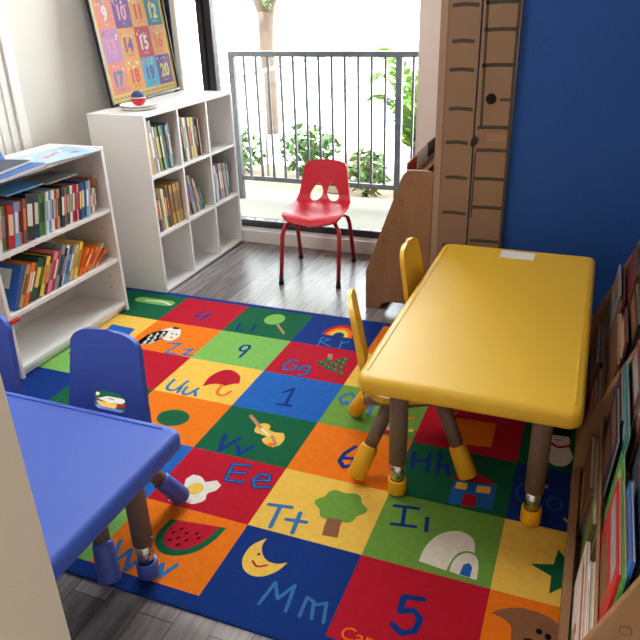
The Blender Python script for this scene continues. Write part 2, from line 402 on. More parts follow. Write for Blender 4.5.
strokes('navy', [[(2.42,2.46),(2.50,2.33),(2.545,2.75)],[(2.46,2.77),(2.61,2.745)]])
for k, cn in enumerate(('red','orange','yellow','green')):
    rr = 1-.22*k
    poly([(2.3+.225*(1-rr),.61)]+[(2.525+.225*rr*math.cos(a), .61-.43*rr*math.sin(a)) for a in (PI-PI*i/14 for i in range(1, 14))]+[(2.75-.225*(1-rr),.61)], cn, 1+k)
poly([(2.525+.05*math.cos(PI*i/8), .61-.10*math.sin(PI*i/8)) for i in range(9)], 'navy', 6)
strokes('sky', [[(2.34,.71),(2.37,1.0)],[(2.34,.72),(2.45,.75),(2.38,.88),(2.53,.97)],[(2.62,.74),(2.65,.97)],[(2.63,.82),(2.71,.73)]], .012)
for col, w_, l in (('navy', .024, 1), ('sky', .012, 2)):
    strokes(col, [[(2.30,1.58),(2.21,1.56),(2.17,1.72),(2.21,1.88),(2.32,1.85),(2.33,1.72),(2.27,1.73)],[(2.49,1.68),(2.40,1.68),(2.38,1.8),(2.48,1.80)],[(2.49,1.68),(2.50,1.9),(2.42,1.97)]], w_, l)
for i, (x, y) in enumerate(((2.56,1.5),(2.62,1.39),(2.62,1.55),(2.68,1.47),(2.69,1.62),(2.75,1.38),(2.75,1.52),(2.78,1.66),(2.81,1.3),(2.82,1.42),(2.83,1.56),(2.87,1.71))):
    poly(ellipse(x,y,.038,.06,10), 'green', 1); poly(ellipse(x+.01,y-.015,.012,.018,6), 'lime', 2)
poly([(2.57,1.21),(2.63,1.2),(2.67,1.37),(2.62,1.4)], 'tan')
strokes('sky', [closed([(3.15,2.18),(3.08,2.25),(3.06,2.36),(3.12,2.49),(3.2,2.42),(3.21,2.28)]),[(3.14,2.4),(3.25,2.55)],closed([(3.4,2.28),(3.33,2.33),(3.33,2.45),(3.4,2.48)]),[(3.43,2.24),(3.45,2.62)]], .02)
poly(ellipse(3.71,2.82,.09,.1,14), 'white'); poly(ellipse(3.72,2.72,.05,.08,8), 'yellow', 2); poly([(3.62,2.88),(3.82,2.85),(3.8,2.96),(3.63,2.97)], 'deep_red', 2); poly(ellipse(3.94,2.78,.03,.04,8), 'yellow')
strokes('orange', [[(3.8,2.55),(3.92,2.5)]], .02)
poly(ellipse(1.52,3.52,.18,.19,22), 'green')
strokes('navy', [[(2.19,3.63),(2.27,3.97),(2.36,3.64)],[(2.40,3.79),(2.48,3.94),(2.55,3.74)]], .026)
poly([(2.42,3.30),(2.49,3.24),(2.56,3.27),(2.58,3.36),(2.66,3.38),(2.74,3.36),(2.79,3.46),(2.79,3.6),(2.74,3.68),(2.63,3.64),(2.58,3.57),(2.61,3.5),(2.54,3.48),(2.45,3.45)], 'yellow')
strokes('tan', [[(2.29,3.15),(2.5,3.37)]], .024, 2); strokes('white', [[(2.5,3.37),(2.62,3.48)]], .016, 2); strokes('tan', [[(2.66,3.48),(2.75,3.62)]], .018, 2); poly(ellipse(2.7,3.64,.04,.04,8), 'orange', 2)
for col, w_, l in (('navy', .026, 1), ('sky', .009, 2)):
    strokes(col, [[(2.66,4.10),(2.50,4.14),(2.54,4.43),(2.71,4.40)],[(2.52,4.29),(2.67,4.24)],[(2.79,4.33),(2.93,4.27),(2.89,4.19),(2.81,4.2),(2.78,4.32),(2.84,4.43),(2.96,4.38)]], w_, l)
poly([(2.2,4.96),(2.17,4.8),(2.22,4.68),(2.19,4.57),(2.22,4.47),(2.3,4.47),(2.38,4.54),(2.47,4.47),(2.54,4.53),(2.53,4.63),(2.48,4.71),(2.5,4.82),(2.42,4.92),(2.3,4.9)], 'white'); poly(ellipse(2.34,4.68,.075,.1,14), 'yellow', 2)
strokes('navy', [[(3.50,3.34),(3.44,3.5),(3.43,3.66),(3.50,3.76),(3.57,3.68),(3.55,3.56),(3.45,3.6)]], .026)
strokes('navy', [[(4.06,3.2),(4.10,3.5)],[(4.21,3.17),(4.24,3.5)],[(4.08,3.36),(4.23,3.32)],[(4.30,3.12),(4.34,3.52)],[(4.32,3.38),(4.40,3.32),(4.44,3.5)]], .024)
poly([(4.50,3.55),(4.87,3.5),(4.88,3.92),(4.51,3.97)], 'blue'); poly([(4.46,3.56),(4.62,3.36),(4.70,3.36),(4.88,3.49)], 'deep_red', 2)
poly([(4.62,3.76),(4.73,3.75),(4.74,3.94),(4.62,3.955)], 'deep_red', 2); poly(ellipse(4.72,3.86,.01,.015,6), 'black', 3)
poly([(4.53,3.58),(4.63,3.565),(4.63,3.69),(4.53,3.7)], 'yellow', 2); poly([(4.71,3.57),(4.83,3.55),(4.83,3.67),(4.71,3.69)], 'yellow', 2)
strokes('blue', [arc(5.12,3.52,.07,.17,0,360,16), arc(5.37,3.6,.06,.10,0,360,16)], .01)
poly([(5.27,2.5),(5.24,2.7),(5.27,2.86),(5.35,2.92),(5.43,2.87),(5.48,2.7),(5.44,2.5)], 'white'); poly(ellipse(5.35,2.38,.09,.17,14), 'white', 1); strokes('deep_red', [[(5.25,2.46),(5.34,2.54),(5.44,2.47)]], .018, 3)
poly([(5.25,2.12),(5.44,2.08),(5.45,2.28),(5.26,2.3)], 'black', 3); strokes('deep_red', [[(5.3,2.4),(5.36,2.38)]], .008, 3); poly(ellipse(5.31,2.34,.008,.012,6), 'black', 3); poly(ellipse(5.38,2.33,.008,.012,6), 'black', 3)
strokes('yellow', [[(5.46,3.8),(5.5,3.86)]], .012)
st = []
for k in range(10):
    a = PI/2+.25+k*PI/5; r = .3 if k % 2 == 0 else .13
    st.append((5.50+r*math.cos(a)*.85, 4.58-r*math.sin(a)*1.05))
poly(st, 'green')
strokes('sky', [[(3.06,4.64),(3.26,4.60)],[(3.165,4.62),(3.19,4.95)],[(3.36,4.65),(3.39,4.95)],[(3.28,4.79),(3.45,4.76)]], .022)
tp = []
for k in range(40):
    a = 2*PI*k/40; r = 1+.10*math.cos(6*a+.5)
    tp.append((3.655+.215*r*math.cos(a), 4.40+.24*r*math.sin(a)))
poly(tp, 'moss'); poly([(3.6,4.62),(3.73,4.6),(3.735,4.7),(3.76,4.86),(3.63,4.88),(3.61,4.75)], 'brown', 2)
strokes('navy', [[(4.09,4.20),(4.29,4.16)],[(4.18,4.19),(4.215,4.46)],[(4.13,4.48),(4.32,4.44)],[(4.39,4.27),(4.415,4.46)]], .02)
poly([(4.44,4.89),(4.45,4.7),(4.5,4.52),(4.58,4.4),(4.68,4.35),(4.76,4.38),(4.81,4.46),(4.83,4.6),(4.76,4.6),(4.7,4.68),(4.67,4.8),(4.66,4.92)], 'white')
poly([(4.68,4.92),(4.69,4.78),(4.73,4.67),(4.79,4.62),(4.85,4.65),(4.88,4.76),(4.89,4.94)], 'white'); poly([(4.76,4.925),(4.77,4.79),(4.81,4.75),(4.84,4.8),(4.84,4.93)], 'blue', 2)
strokes('sky', [[(2.10,5.66),(2.19,5.95),(2.24,5.72),(2.33,5.97),(2.40,5.66)],[(2.47,5.78),(2.53,5.93),(2.57,5.78),(2.62,5.93),(2.68,5.74)]], .022)
poly([(2.35,5.2),(2.335,5.38),(2.37,5.54),(2.45,5.63),(2.54,5.66),(2.65,5.62),(2.75,5.52),(2.82,5.34),(2.85,5.12)], 'green')
poly([(2.41,5.2),(2.395,5.36),(2.42,5.48),(2.49,5.56),(2.57,5.57),(2.66,5.52),(2.73,5.41),(2.77,5.28),(2.79,5.13)], 'red', 2)
for x, y in ((2.46,5.37),(2.5,5.29),(2.53,5.42),(2.57,5.33),(2.61,5.42),(2.65,5.3),(2.69,5.35),(2.48,5.47),(2.57,5.5)): poly(ellipse(x,y,.012,.024,8,rot=.4), 'black', 3)
poly([(3.22,5.11),(3.14,5.25),(3.13,5.42),(3.18,5.55),(3.27,5.61),(3.37,5.58),(3.45,5.47),(3.485,5.34),(3.42,5.39),(3.33,5.39),(3.26,5.32),(3.22,5.22)], 'yellow')
poly(ellipse(3.235,5.34,.012,.018,8), 'navy', 2); strokes('red', [[(3.22,5.44),(3.28,5.49),(3.35,5.44)]], .009, 2)
strokes('sky', [[(3.45,5.89),(3.48,5.61),(3.56,5.78),(3.63,5.58),(3.66,5.88)],[(3.77,5.89),(3.76,5.67),(3.82,5.70),(3.86,5.88)],[(3.85,5.72),(3.91,5.67),(3.95,5.88)]], .015)
strokes('navy', [[(4.56,5.33),(4.42,5.36),(4.43,5.53),(4.52,5.48),(4.58,5.55),(4.57,5.69),(4.49,5.75),(4.41,5.69)]], .027)
poly([(5.04,5.27),(5.1,5.2),(5.24,5.12),(5.42,5.14),(5.5,5.2),(5.62,5.2),(5.66,5.34),(5.6,5.42),(5.55,5.8),(5.4,5.92),(5.25,5.8),(5.2,5.5),(5.17,5.33)], 'brown')
for x, y, s in ((5.37,5.33,.022),(5.43,5.36,.022)): poly(ellipse(x,y,s,s*1.5,8), 'black', 2)
poly(ellipse(5.32,5.47,.05,.04,10), 'black', 2)
poly([(4.32,2.31),(4.73,2.28),(4.74,2.81),(4.37,2.87)], 'orange')
poly(rrect(-.74,.22,-.08,.44,.1,4), 'lime'); strokes('white', [[(-.55,.34),(-.3,.3),(-.12,.38)]], .02, 2)
poly([(-.53,1.39),(-.14,1.42),(-.09,1.8),(-.48,1.8)], 'blue'); poly(ellipse(-.49,2.46,.06,.06,10), 'red')
# figure in the green square behind the blue chair
poly(ellipse(.42,3.36,.05,.05,10), 'white'); poly([(.5,3.45),(.58,3.36),(.72,3.35),(.86,3.36),(.84,3.47),(.68,3.5)], 'white'); strokes('deep_red', [[(.45,3.42),(.5,3.54),(.82,3.54),(.9,3.48)]], .03, 2)
poly([(.48,3.5),(.8,3.5),(.83,3.6),(.46,3.6)], 'yellow', 3); poly([(.5,3.6),(.86,3.6),(.82,3.74),(.55,3.74)], 'orange', 3)
strokes('black', [[(.62,3.40),(.7,3.42)]], .006, 2)
def text_polys(body, size, font_scale=1):
    cu = bpy.data.curves.new('t', 'FONT'); cu.body = body; cu.size = size; cu.resolution_u = 3
    o = bpy.data.objects.new('t', cu); COL.objects.link(o)
    dg = bpy.context.evaluated_depsgraph_get(); me = o.evaluated_get(dg).to_mesh()
    vs = [tuple(v.co) for v in me.vertices]; fs = [tuple(p.vertices) for p in me.polygons]
    o.evaluated_get(dg).to_mesh_clear(); bpy.data.objects.remove(o); bpy.data.curves.remove(cu)
    return vs, fs
vs, fs = text_polys('Carpets', .055)
cx, cy = W((4.09, 5.98)); rg.add([(cx+x, cy+y, .0012) for x, y, z in vs], fs, CI['orange'])
rug = rg.build('rug', [carpet(n, c) for n, c in RUGC], recalc=False)
rug.location.z = -.0034
tag(rug, 'colourful alphabet squares rug on the grey plank floor', 'rug')

# ------------------------------------------------------------------ tables
def table(name, label, x0, y0, x1, y1, legs, top, boot, long_axis, floor_z=0):
    cx, cy = (x0+x1)/2, (y0+y1)/2
    t = thing(name, label, 'table', (cx, cy, 0))
    a, b = (x1-x0)/2, (y1-y0)/2; r = .038; Z = .44
    m = MB()
    L = [(.03, -.052), (.008, -.052), (.002, -.047), (0, -.038), (0, -.016), (.003, -.008), (.009, -.002), (.018, 0), (.03, 0)]
    m.rings([[(x, y, Z+dz) for x, y in rrect(-a+i, -b+i, a-i, b-i, max(r-i, .01), 6)] for i, dz in L], 0, smooth=True)
    ob = m.build('tabletop', top, t)
    for sgn in (-1, 1):
        g = MB()
        if long_axis == 'y': p = [(sgn*(a-.024), -b+.05, Z), (sgn*(a-.024), b-.05, Z)]
        else: p = [(-a+.05, sgn*(b-.024), Z), (a-.05, sgn*(b-.024), Z)]
        d = .0022
        if long_axis == 'y': g.box((p[0][0]-d, p[0][1], Z-.002), (p[0][0]+d, p[1][1], Z+.0024))
        else: g.box((p[0][0], p[0][1]-d, Z-.002), (p[1][0], p[0][1]+d, Z+.0024))
        g.build('edge_groove', top, ob)
    for lx, ly, lz in legs:
        lg = MB().tube([(0, 0, .39), (0, 0, .34), (0, 0, .118)], [.029, .028, .0275], 18).build('leg', LEGM, t, (lx-cx, ly-cy, 0))
        MB().tube([(0, 0, .12), (0, 0, .03+lz)], .0215, 16).build('inner_tube', CHROME, lg)
        MB().lathe([(0, lz), (.022, lz), (.029, lz+.006), (.029, .052+lz), (.027, .055+lz), (.022, .055+lz)]).build('foot_cup', boot, lg)
        MB().tube([(.02, 0, .14), (.036, 0, .14)], .006, 8).build('adjuster_knob', LEGM, lg)
    return t
yt = table('activity_table', 'long yellow plastic table with taupe legs in front of the blue wall', 1.337, -1.208, 1.951, .004,
           [(1.45, -1.132, 0), (1.855, -1.13, 0), (1.45, -.09, 0), (1.855, -.09, 0)], YEL, YELB, 'y')
MB().box((-.065, -.04, .4402), (.07, .042, .4412)).build('paper_sticker', PAPER, yt, (.005, .526, 0))
table('activity_table', 'blue plastic table with taupe legs beside the pale door jamb', -.21, -2.205, 1.012, -1.585,
      [(.905, -1.69, 0), (.905, -2.10, FZ), (-.1, -1.69, 0), (-.1, -2.10, FZ)], BLU, BLUB, 'x')

# ------------------------------------------------------------------ moulded sheets with holes, bent
def sheet(outline, holes, bend, cuts_v, cuts_u, thick):
    bm = bmesh.new()
    for loop in [outline]+holes:
        vs = [bm.verts.new((u, v, 0)) for u, v in loop]
        for i in range(len(vs)): bm.edges.new((vs[i], vs[(i+1) % len(vs)]))
    bmesh.ops.triangle_fill(bm, use_beauty=True, use_dissolve=False, edges=bm.edges[:])
    for v in cuts_v: bmesh.ops.bisect_plane(bm, geom=bm.verts[:]+bm.edges[:]+bm.faces[:], plane_co=(0, v, 0), plane_no=(0, 1, 0))
    for u in cuts_u: bmesh.ops.bisect_plane(bm, geom=bm.verts[:]+bm.edges[:]+bm.faces[:], plane_co=(u, 0, 0), plane_no=(1, 0, 0))
    for v in bm.verts: v.co = Vector(bend(v.co.x, v.co.y))
    bmesh.ops.recalc_face_normals(bm, faces=bm.faces)
    me = bpy.data.meshes.new('sheet'); bm.to_mesh(me); bm.free()
    for p in me.polygons: p.use_smooth = True
    return me
def add_sheet(name, me, m, parent, thick):
    me.name = name; me.materials.append(m); o = link(name, me, parent)
    s = o.modifiers.new('Solid', 'SOLIDIFY'); s.thickness = thick; s.offset = 0
    b = o.modifiers.new('Bevel', 'BEVEL'); b.width = min(.006, thick*.4); b.segments = 3; b.limit_method = 'ANGLE'; b.angle_limit = math.radians(50)
    w_ = o.modifiers.new('WN', 'WEIGHTED_NORMAL'); w_.keep_sharp = True
    return o
def frange(a, b, n): return [a+(b-a)*k/n for k in range(1, n)]

# ------------------------------------------------------------------ preschool chairs (local: faces -Y, back plane near y = 0)
def chair(name, label, loc, rz, plastic, boot, group):
    t = thing(name, label, 'chair', loc, rz, group)
    H = .575
    ol = []
    e_ = 2/3.3
    ol = [(.138, .282), (.1435, .295), (.142, .325), (.1385, .36), (.1345, .40), (.130, .44), (.126, .475)]
    top_ = [(.124*max(0, math.cos(a))**e_, .487+.075*math.sin(a)**e_) for a in (PI/2*k/14 for k in range(0, 15))]
    ol += top_[:-1]+[(0, .562)]+[(-x, z) for x, z in reversed(top_[:-1])]+[(-x, z) for x, z in reversed(ol)]
    def bend(u, v):
        y = -.03+(v-.29)*.16 + u*u*-.6
        return (u, y, v)
    me = sheet(ol, [rrect(-.06, .314, .06, .374, .027, 6)[::-1]], bend, frange(.25, .58, 9), frange(-.15, .15, 8), .016)
    add_sheet('backrest', me, plastic, t, .016)
    def sb(u, v):
        return (u, v, .268+.12*u*u-(.03*max(0, (-v-.24)/.1)**2)+.012*max(0, (v+.1)/.1))
    me = sheet(rrect(-.145, -.355, .145, -.045, .06, 6), [], sb, frange(-.36, 0, 8), frange(-.17, .17, 8), .02)
    add_sheet('seat', me, plastic, t, .022)
    sk = MB()
    for sx in (-1, 1):
        sk.tube([(sx*.10, -.30, .25), (sx*.115, -.17, .247), (sx*.10, -.03, .25)], .017, 10)
    sk.build('seat_rail', LEGM, t)
    for sx in (-1, 1):
        for (fy, ty) in ((-.362, -.27), (.0, -.125)):
            top = Vector((sx*.098, ty, .262)); ft = Vector((sx*.192, fy, .012)); d = ft-top
            a = top+d*.60
            lg = MB().tube([top, a+d*.02], [.024, .022], 14).build('leg', LEGM, t)
            MB().tube([a, a+d*.03, ft-d*.03, ft-d*.01, ft], [.025, .0285, .031, .027, .017], 16).build('boot', boot, lg)
    return t
BC = 'blue preschool chairs at the blue table'; YC = 'yellow preschool chairs at the yellow table'
chair('preschool_chair', 'blue plastic chair with a cut-out back, standing on the rug at the blue table\'s corner', (.64, -1.395, 0), 0, BLUC, BLUB, BC)
chair('preschool_chair', 'blue plastic chair mostly hidden by the door jamb, beside the bookcase', (.165, -1.40, 0), 0, BLUC, BLUB, BC)
chair('preschool_chair', 'yellow plastic chair tucked under the near end of the yellow table', (1.245, -.942, 0), PI/2+math.radians(19.3), YEL, YELB, YC)
chair('preschool_chair', 'yellow plastic chair at the far end of the yellow table, before the plywood rack', (1.280, -.385, 0), PI/2+math.radians(1), YEL, YELB, YC)

# ------------------------------------------------------------------ red chair
rc = thing('stacking_chair', 'red plastic school chair with two teardrop holes, facing away from the window', 'chair', (.518, .562, FZ), math.radians(7.5))
S0 = .36   # seat length along the strip, then the back
def rbend(u, v):
    # v: 0 at the seat's front lip -> seat -> curve -> back top
    z0 = .352
    if v < .06: t = (.06-v)/.06; y, z = -.165+v, z0-.03*t*t
    elif v < .28: y = -.165+v; z = z0-.012*math.sin((v-.06)/.22*PI)
    elif v < .40:
        a = (v-.28)/.12*math.radians(74); rr = .12/math.radians(74); y = .115+rr*math.sin(a); z = z0+rr*(1-math.cos(a))
    else:
        a = math.radians(74); rr = .12/a; d = v-.40; y = .115+rr*math.sin(a)+d*math.cos(a)+.1*d*d; z = z0+rr*(1-math.cos(a))+d*math.sin(a)
    k = min(1, max(0, (v-.25)/.15))
    return (u, y-(k)*u*u*1.3+0, z+(1-k)*u*u*.9)
ol = [(.0, 0), (.10, .004), (.145, .012), (.162, .035), (.170, .10), (.168, .2), (.165, .27), (.158, .33), (.146, .39), (.138, .44), (.131, .49), (.124, .536), (.11, .558), (.08, .567), (.04, .572)]
ol = ol+[(0, .573)]+[(-x, z) for x, z in reversed(ol[1:])]
def drop(cx, cz, sg):
    P = []
    for k in range(20):
        a = 2*PI*k/20; r = 1-.35*max(0, math.sin(a))
        P.append((cx+.035*r*math.cos(a)-sg*.010*math.sin(a), cz+.056*math.sin(a)))
    return P[::-1]
me = sheet(ol, [drop(-.047, .388, -1), drop(.047, .388, 1)], rbend, frange(0, .6, 22), frange(-.18, .18, 10), .009)
add_sheet('seat_shell', me, RED, rc, .009)
for sx in (-1, 1):
    m = MB().tube([(sx*.10, -.05, .325), (sx*.125, -.10, .322), (sx*.148, -.135, .305), (sx*.157, -.155, .26), (sx*.16, -.205, .02)], .0115, 12)
    lg = m.build('leg', REDL, rc)
    MB().lathe([(0, 0), (.014, 0), (.016, .006), (.012, .018), (.012, .045), (0, .045)], (sx*.16, -.207, 0), 14).build('glide', BLACK, lg)
    m = MB().tube([(sx*.10, .03, .325), (sx*.13, .075, .322), (sx*.148, .10, .305), (sx*.155, .125, .26), (sx*.162, .205, .02)], .0115, 12)
    lg = m.build('leg', REDL, rc)
    MB().lathe([(0, 0), (.014, 0), (.016, .006), (.012, .018), (.012, .045), (0, .045)], (sx*.162, .207, 0), 14).build('glide', BLACK, lg)
MB().box((-.10, -.06, .318), (.10, -.04, .327)).box((-.10, .02, .318), (.10, .04, .327)).build('seat_frame', REDL, rc)

# ------------------------------------------------------------------ cube shelf
CX0, CX1, CY0, CY1, CZ = -.475, -.143, .016, .908, .922
cs = thing('cube_shelf', 'white nine-cube shelf unit standing by the window', 'shelf unit', (CX0, CY0, .0002))
w_, d_, T = CY1-CY0, CX1-CX0, .016
zb = [0, .305, .606, CZ-T]
yb = [0, .292, .584, w_-T]
MB().box((0, 0, CZ-T), (d_, w_, CZ)).build('top_panel', WHITE_LAM, cs, bevel=.0015)
MB().box((0, T, 0), (d_, w_-T, T)).build('bottom_panel', WHITE_LAM, cs, bevel=.0015)
for y in (0, w_-T): MB().box((0, y, 0), (d_, y+T, CZ-T)).build('side_panel', WHITE_LAM, cs, bevel=.0015)
for y in yb[1:3]: MB().box((.006, y, T), (d_-.001, y+T, CZ-T)).build('divider', WHITE_LAM, cs, bevel=.001)
for z in zb[1:3]:
    for a, b in ((T, yb[1]), (yb[1]+T, yb[2]), (yb[2]+T, w_-T)): MB().box((.006, a, z), (d_-.001, b, z+T)).build('shelf', WHITE_LAM, cs, bevel=.001)
MB().box((0, T, T), (.006, w_-T, CZ-T)).build('back_panel', WHITE_LAM, cs)

# ------------------------------------------------------------------ left bookcase
BX0, BX1, BY0, BY1, BZ = -.524, -.213, -.965, -.222, .82
bk = thing('bookcase', 'low white bookcase full of books against the left wall', 'bookcase', (BX0, BY0, 0))
w_, d_, T = BY1-BY0, BX1-BX0, .018
MB().box((0, 0, BZ-T), (d_, w_, BZ)).build('top_panel', WHITE_LAM, bk, bevel=.0015)
for y in (0, w_-T): MB().box((0, y, 0), (d_, y+T, BZ-T)).build('side_panel', WHITE_LAM, bk, bevel=.0015)
for z in (.515, .265, .03): MB().box((.008, T, z), (d_-.003, w_-T, z+T)).build('shelf', WHITE_LAM, bk, bevel=.001)
MB().box((d_-.04, T, 0), (d_-.022, w_-T, .03)).build('kick_board', WHITE_LAM, bk)
MB().box((0, T, .03), (.008, w_-T, BZ-T)).build('back_panel', WHITE_LAM, bk)
PEG = mat('peg_dark', (90, 86, 82), .8)
for z in (.12, .18, .36, .43, .60, .68, .73):
    for x in (.06, .24): MB().tube([(x, w_-T-.001, z), (x, w_-T+.001, z)], .004, 8).build('peg_hole', PEG, bk)

# ------------------------------------------------------------------ books
PAL = {'white': (226, 222, 214), 'cream': (222, 206, 172), 'red': (186, 30, 40), 'pink': (222, 130, 140), 'orange': (232, 110, 30), 'yellow': (232, 196, 70),
       'gold': (186, 150, 74), 'green': (70, 140, 60), 'dark green': (34, 78, 56), 'light blue': (90, 160, 206), 'blue': (40, 96, 170), 'navy': (30, 38, 66),
       'black': (30, 30, 34), 'grey': (140, 140, 144), 'brown': (120, 80, 54), 'tan': (186, 152, 112), 'purple': (100, 72, 128), 'teal': (40, 120, 126), 'maroon': (96, 34, 42), 'olive': (116, 116, 58)}
ORD = ['first','second','third','fourth','fifth','sixth','seventh','eighth','ninth','tenth','eleventh','twelfth','thirteenth','fourteenth','fifteenth','sixteenth','seventeenth','eighteenth','nineteenth','twentieth','twenty-first','twenty-second','twenty-third','twenty-fourth','twenty-fifth','twenty-sixth','twenty-seventh','twenty-eighth','twenty-ninth','thirtieth']
def bmat(c): return mat('cover_'+c.replace(' ', '_'), PAL[c], .45, var=.12, scale=30)
def book(label, group, loc, rot, t, h, d, col, band=None, band2=None, name='book', cover=None):
    """spine faces +X at x=0, pages run to x=-d; thickness along +Y from 0 to t; stands on z=0"""
    c = .0018 if t > .008 else .001
    m = MB()
    m.box((-d, 0, 0), (0, c, h), 0).box((-d, t-c, 0), (0, t, h), 0).box((-c, c, 0), (0, t-c, h), 0)
    mats = [bmat(col)]
    if band:
        mats.append(bmat(band)); m.box((0, t*.18, h*.3), (.0005, t*.82, h*.78), 1)
        mats.append(bmat(band2 or col)); m.box((0, t*.1, h*.06), (.0005, t*.9, h*.15), 2)
    if cover:   # picture on the face at y = 0 (list of (x0,z0,x1,z1,colour) in 0..1 units)
        for (a, b_, e, f, cc) in cover:
            mats.append(bmat(cc)); i = len(mats)-1
            m.box((-d*e, -.0004, h*b_), (-d*a, 0, h*f), i)
    o = m.build(name, mats, recalc=True)
    o.location = loc; o.rotation_euler = rot
    tag(o, label, 'book', group)
    MB().box((-d+.003, c, .003), (-c, t-c, h-.003)).build('page_block', PAGE, o)
    return o
RB = random.Random(11)
def shelf_row(y0, z, xf, specs, group, where, tilt=0, lean=1, hmul=1):
    """specs: (colour, thickness, height, depth, band, extra tilt)"""
    y = y0; n = 0
    for i, s in enumerate(specs):
        c, t, h, d = s[:4]; band = s[4] if len(s) > 4 else RB.choice(['white', 'cream', 'yellow', 'navy', 'red', 'grey', None]); a = s[5] if len(s) > 5 else tilt
        a = math.radians(a)
        if band == c: band = None
        lab = f'{c} book, {ORD[i]} from the {where}'
        if lean > 0:      # top leans towards +Y, pivot at the lower +Y edge
            ca = math.cos(a); yy = y+t/ca
            o = book(lab, group, (xf-RB.uniform(0, .012), yy, z), (-a, 0, 0), t, h, d, c, band)
            for v in o.data.vertices: v.co.y -= t
            for v in o.children[0].data.vertices: v.co.y -= t
            y = y+t/ca+.0008
        else:
            ca = math.cos(a)
            book(lab, group, (xf-RB.uniform(0, .012), y+t*math.sin(0), z), (a, 0, 0), t, h, d, c, band)
            y = y+t/ca+.0008
    return y
# --- upper shelf of the left bookcase
Z1, Z2 = .533+.0005, .283+.0005
up = [('pink',.016,.205,.16,'white'),('white',.012,.2,.16,'pink'),('olive',.022,.2,.17,'grey'),('red',.026,.195,.17,'cream'),('light blue',.016,.2,.16,'white'),('pink',.012,.2,.16,'maroon'),('brown',.016,.205,.16,'orange'),
      ('black',.032,.215,.18,'white'),('navy',.022,.21,.18,'cream'),('green',.024,.195,.16,'dark green'),('white',.01,.2,.16,'light blue'),('light blue',.010,.2,.16,'white'),('white',.014,.198,.16,'blue'),('red',.018,.19,.16,'gold'),('cream',.012,.19,.16,'brown'),
      ('navy',.015,.188,.16,'white'),('brown',.02,.185,.16,'orange'),('dark green',.009,.186,.15,'white'),('white',.010,.185,.15,'green'),('red',.016,.182,.15,'white'),('pink',.009,.183,.15,'red'),('navy',.014,.18,.15,'yellow'),('blue',.02,.178,.15,'white'),('light blue',.013,.178,.15,'white'),('pink',.008,.182,.15,None)]
up = [(c, t*1.36, h*.88)+tuple(r) for c, t, h, *r in up]
yy = shelf_row(BY0+.03, Z1, BX1-.014, up, 'books on the upper shelf of the white bookcase', 'door-jamb end of the bookcase\'s upper shelf', 13)
sm = [('white',.016,.115,.12,'green'),('green',.012,.11,.12,'white'),('white',.014,.112,.12,'pink'),('grey',.012,.108,.12,'white')]
i0 = len(up)
for k, (c, t, h, d, b) in enumerate(sm):
    ar = math.radians(13)
    o = book(f'small {c} book, {ORD[k]} beside the tall pink book on the bookcase\'s upper shelf', 'books on the upper shelf of the white bookcase', (BX1-.03, yy+t/math.cos(ar), Z1), (-ar, 0, 0), t, h, d, c, b); yy += t/math.cos(ar)+.0008
    for v in list(o.data.vertices)+list(o.children[0].data.vertices): v.co.y -= t
yy = min(yy, BY1-.018-.03/math.cos(math.radians(10))-.15*math.sin(math.radians(10))+.02)
o = book('large tan book standing last against the bookcase side on the upper shelf', 'books on the upper shelf of the white bookcase', (BX1-.045, BY1-.018-.034, Z1), (-math.radians(12), 0, 0), .026, .145, .16, 'tan', 'brown')
for v in list(o.data.vertices)+list(o.children[0].data.vertices): v.co.y -= .026
# two thin books lying flat on the row
o = book('thin pale blue book lying flat over the upper shelf row of books', 'books lying flat on the upper shelf row', (BX1-.034, -.80, .7495), (PI/2, 0, 0), .006, .2, .15, 'light blue', None)
o.rotation_euler = (-PI/2, 0, 0); o.location = (BX1-.03, -.80, .7415)
o = book('thin grey book lying flat over the middle of the upper shelf row', 'books lying flat on the upper shelf row', (BX1-.03, -.575, .7325), (-PI/2, 0, 0), .006, .19, .16, 'grey', None)
# --- lower shelf of the left bookcase
lo_ = [('blue',.016,.19,.2,None,16)]
dn = [('tan',.016,.165,.15,'brown'),('orange',.013,.165,.15,'cream'),('brown',.013,.16,.15,'white'),('dark green',.022,.165,.15,'yellow'),('black',.012,.165,.15,'green'),('yellow',.014,.16,.15,'orange'),('maroon',.012,.16,.15,'tan'),('pink',.016,.165,.15,'red'),('red',.010,.162,.15,'white'),
      ('grey',.017,.175,.15,'navy'),('navy',.010,.16,.15,'grey'),('white',.012,.165,.15,'grey'),('light blue',.014,.12,.14,'blue'),('grey',.010,.15,.15,'white'),('cream',.012,.15,.15,'tan'),('yellow',.014,.155,.15,'olive')]
GL = 'leaning books on the lower shelf of the white bookcase'
o = book('large blue picture book with round white patch leaning at the end of the lower shelf', GL, (BX1-.02, BY0+.072, Z2), (math.radians(-28), 0, 0), .012, .185, .19, 'blue', None, cover=[(.25,.45,.75,.9,'white'),(.3,.08,.7,.35,'olive')])
for v in o.data.vertices: v.co.y -= .012
for v in o.children[0].data.vertices: v.co.y -= .012
dn = [(c, t*1.38, h*1.1)+tuple(r) for c, t, h, *r in dn]
yy = shelf_row(BY0+.075, Z2, BX1-.014, dn, GL, 'blue picture book on the lower shelf', 31)
og = [('orange',.016,.135,.13,'red',42),('orange',.016,.13,.13,'yellow',46),('orange',.016,.13,.13,'red',50),('tan',.013,.15,.13,'orange',52),('orange',.012,.12,.13,'brown',62)]
yy += .012
for k, (c, t, h, d, b, a) in enumerate(og):
    ar = math.radians(a)
    o = book(f'thin {c} book fallen sideways, {ORD[k]} of the slumped orange set', 'slumped orange books on the lower shelf', (BX1-.02, yy+t/math.cos(ar), Z2), (-ar, 0, 0), t, h, d, c, b)
    for v in o.data.vertices: v.co.y -= t
    for v in o.children[0].data.vertices: v.co.y -= t
    yy += t/math.cos(ar)+.002
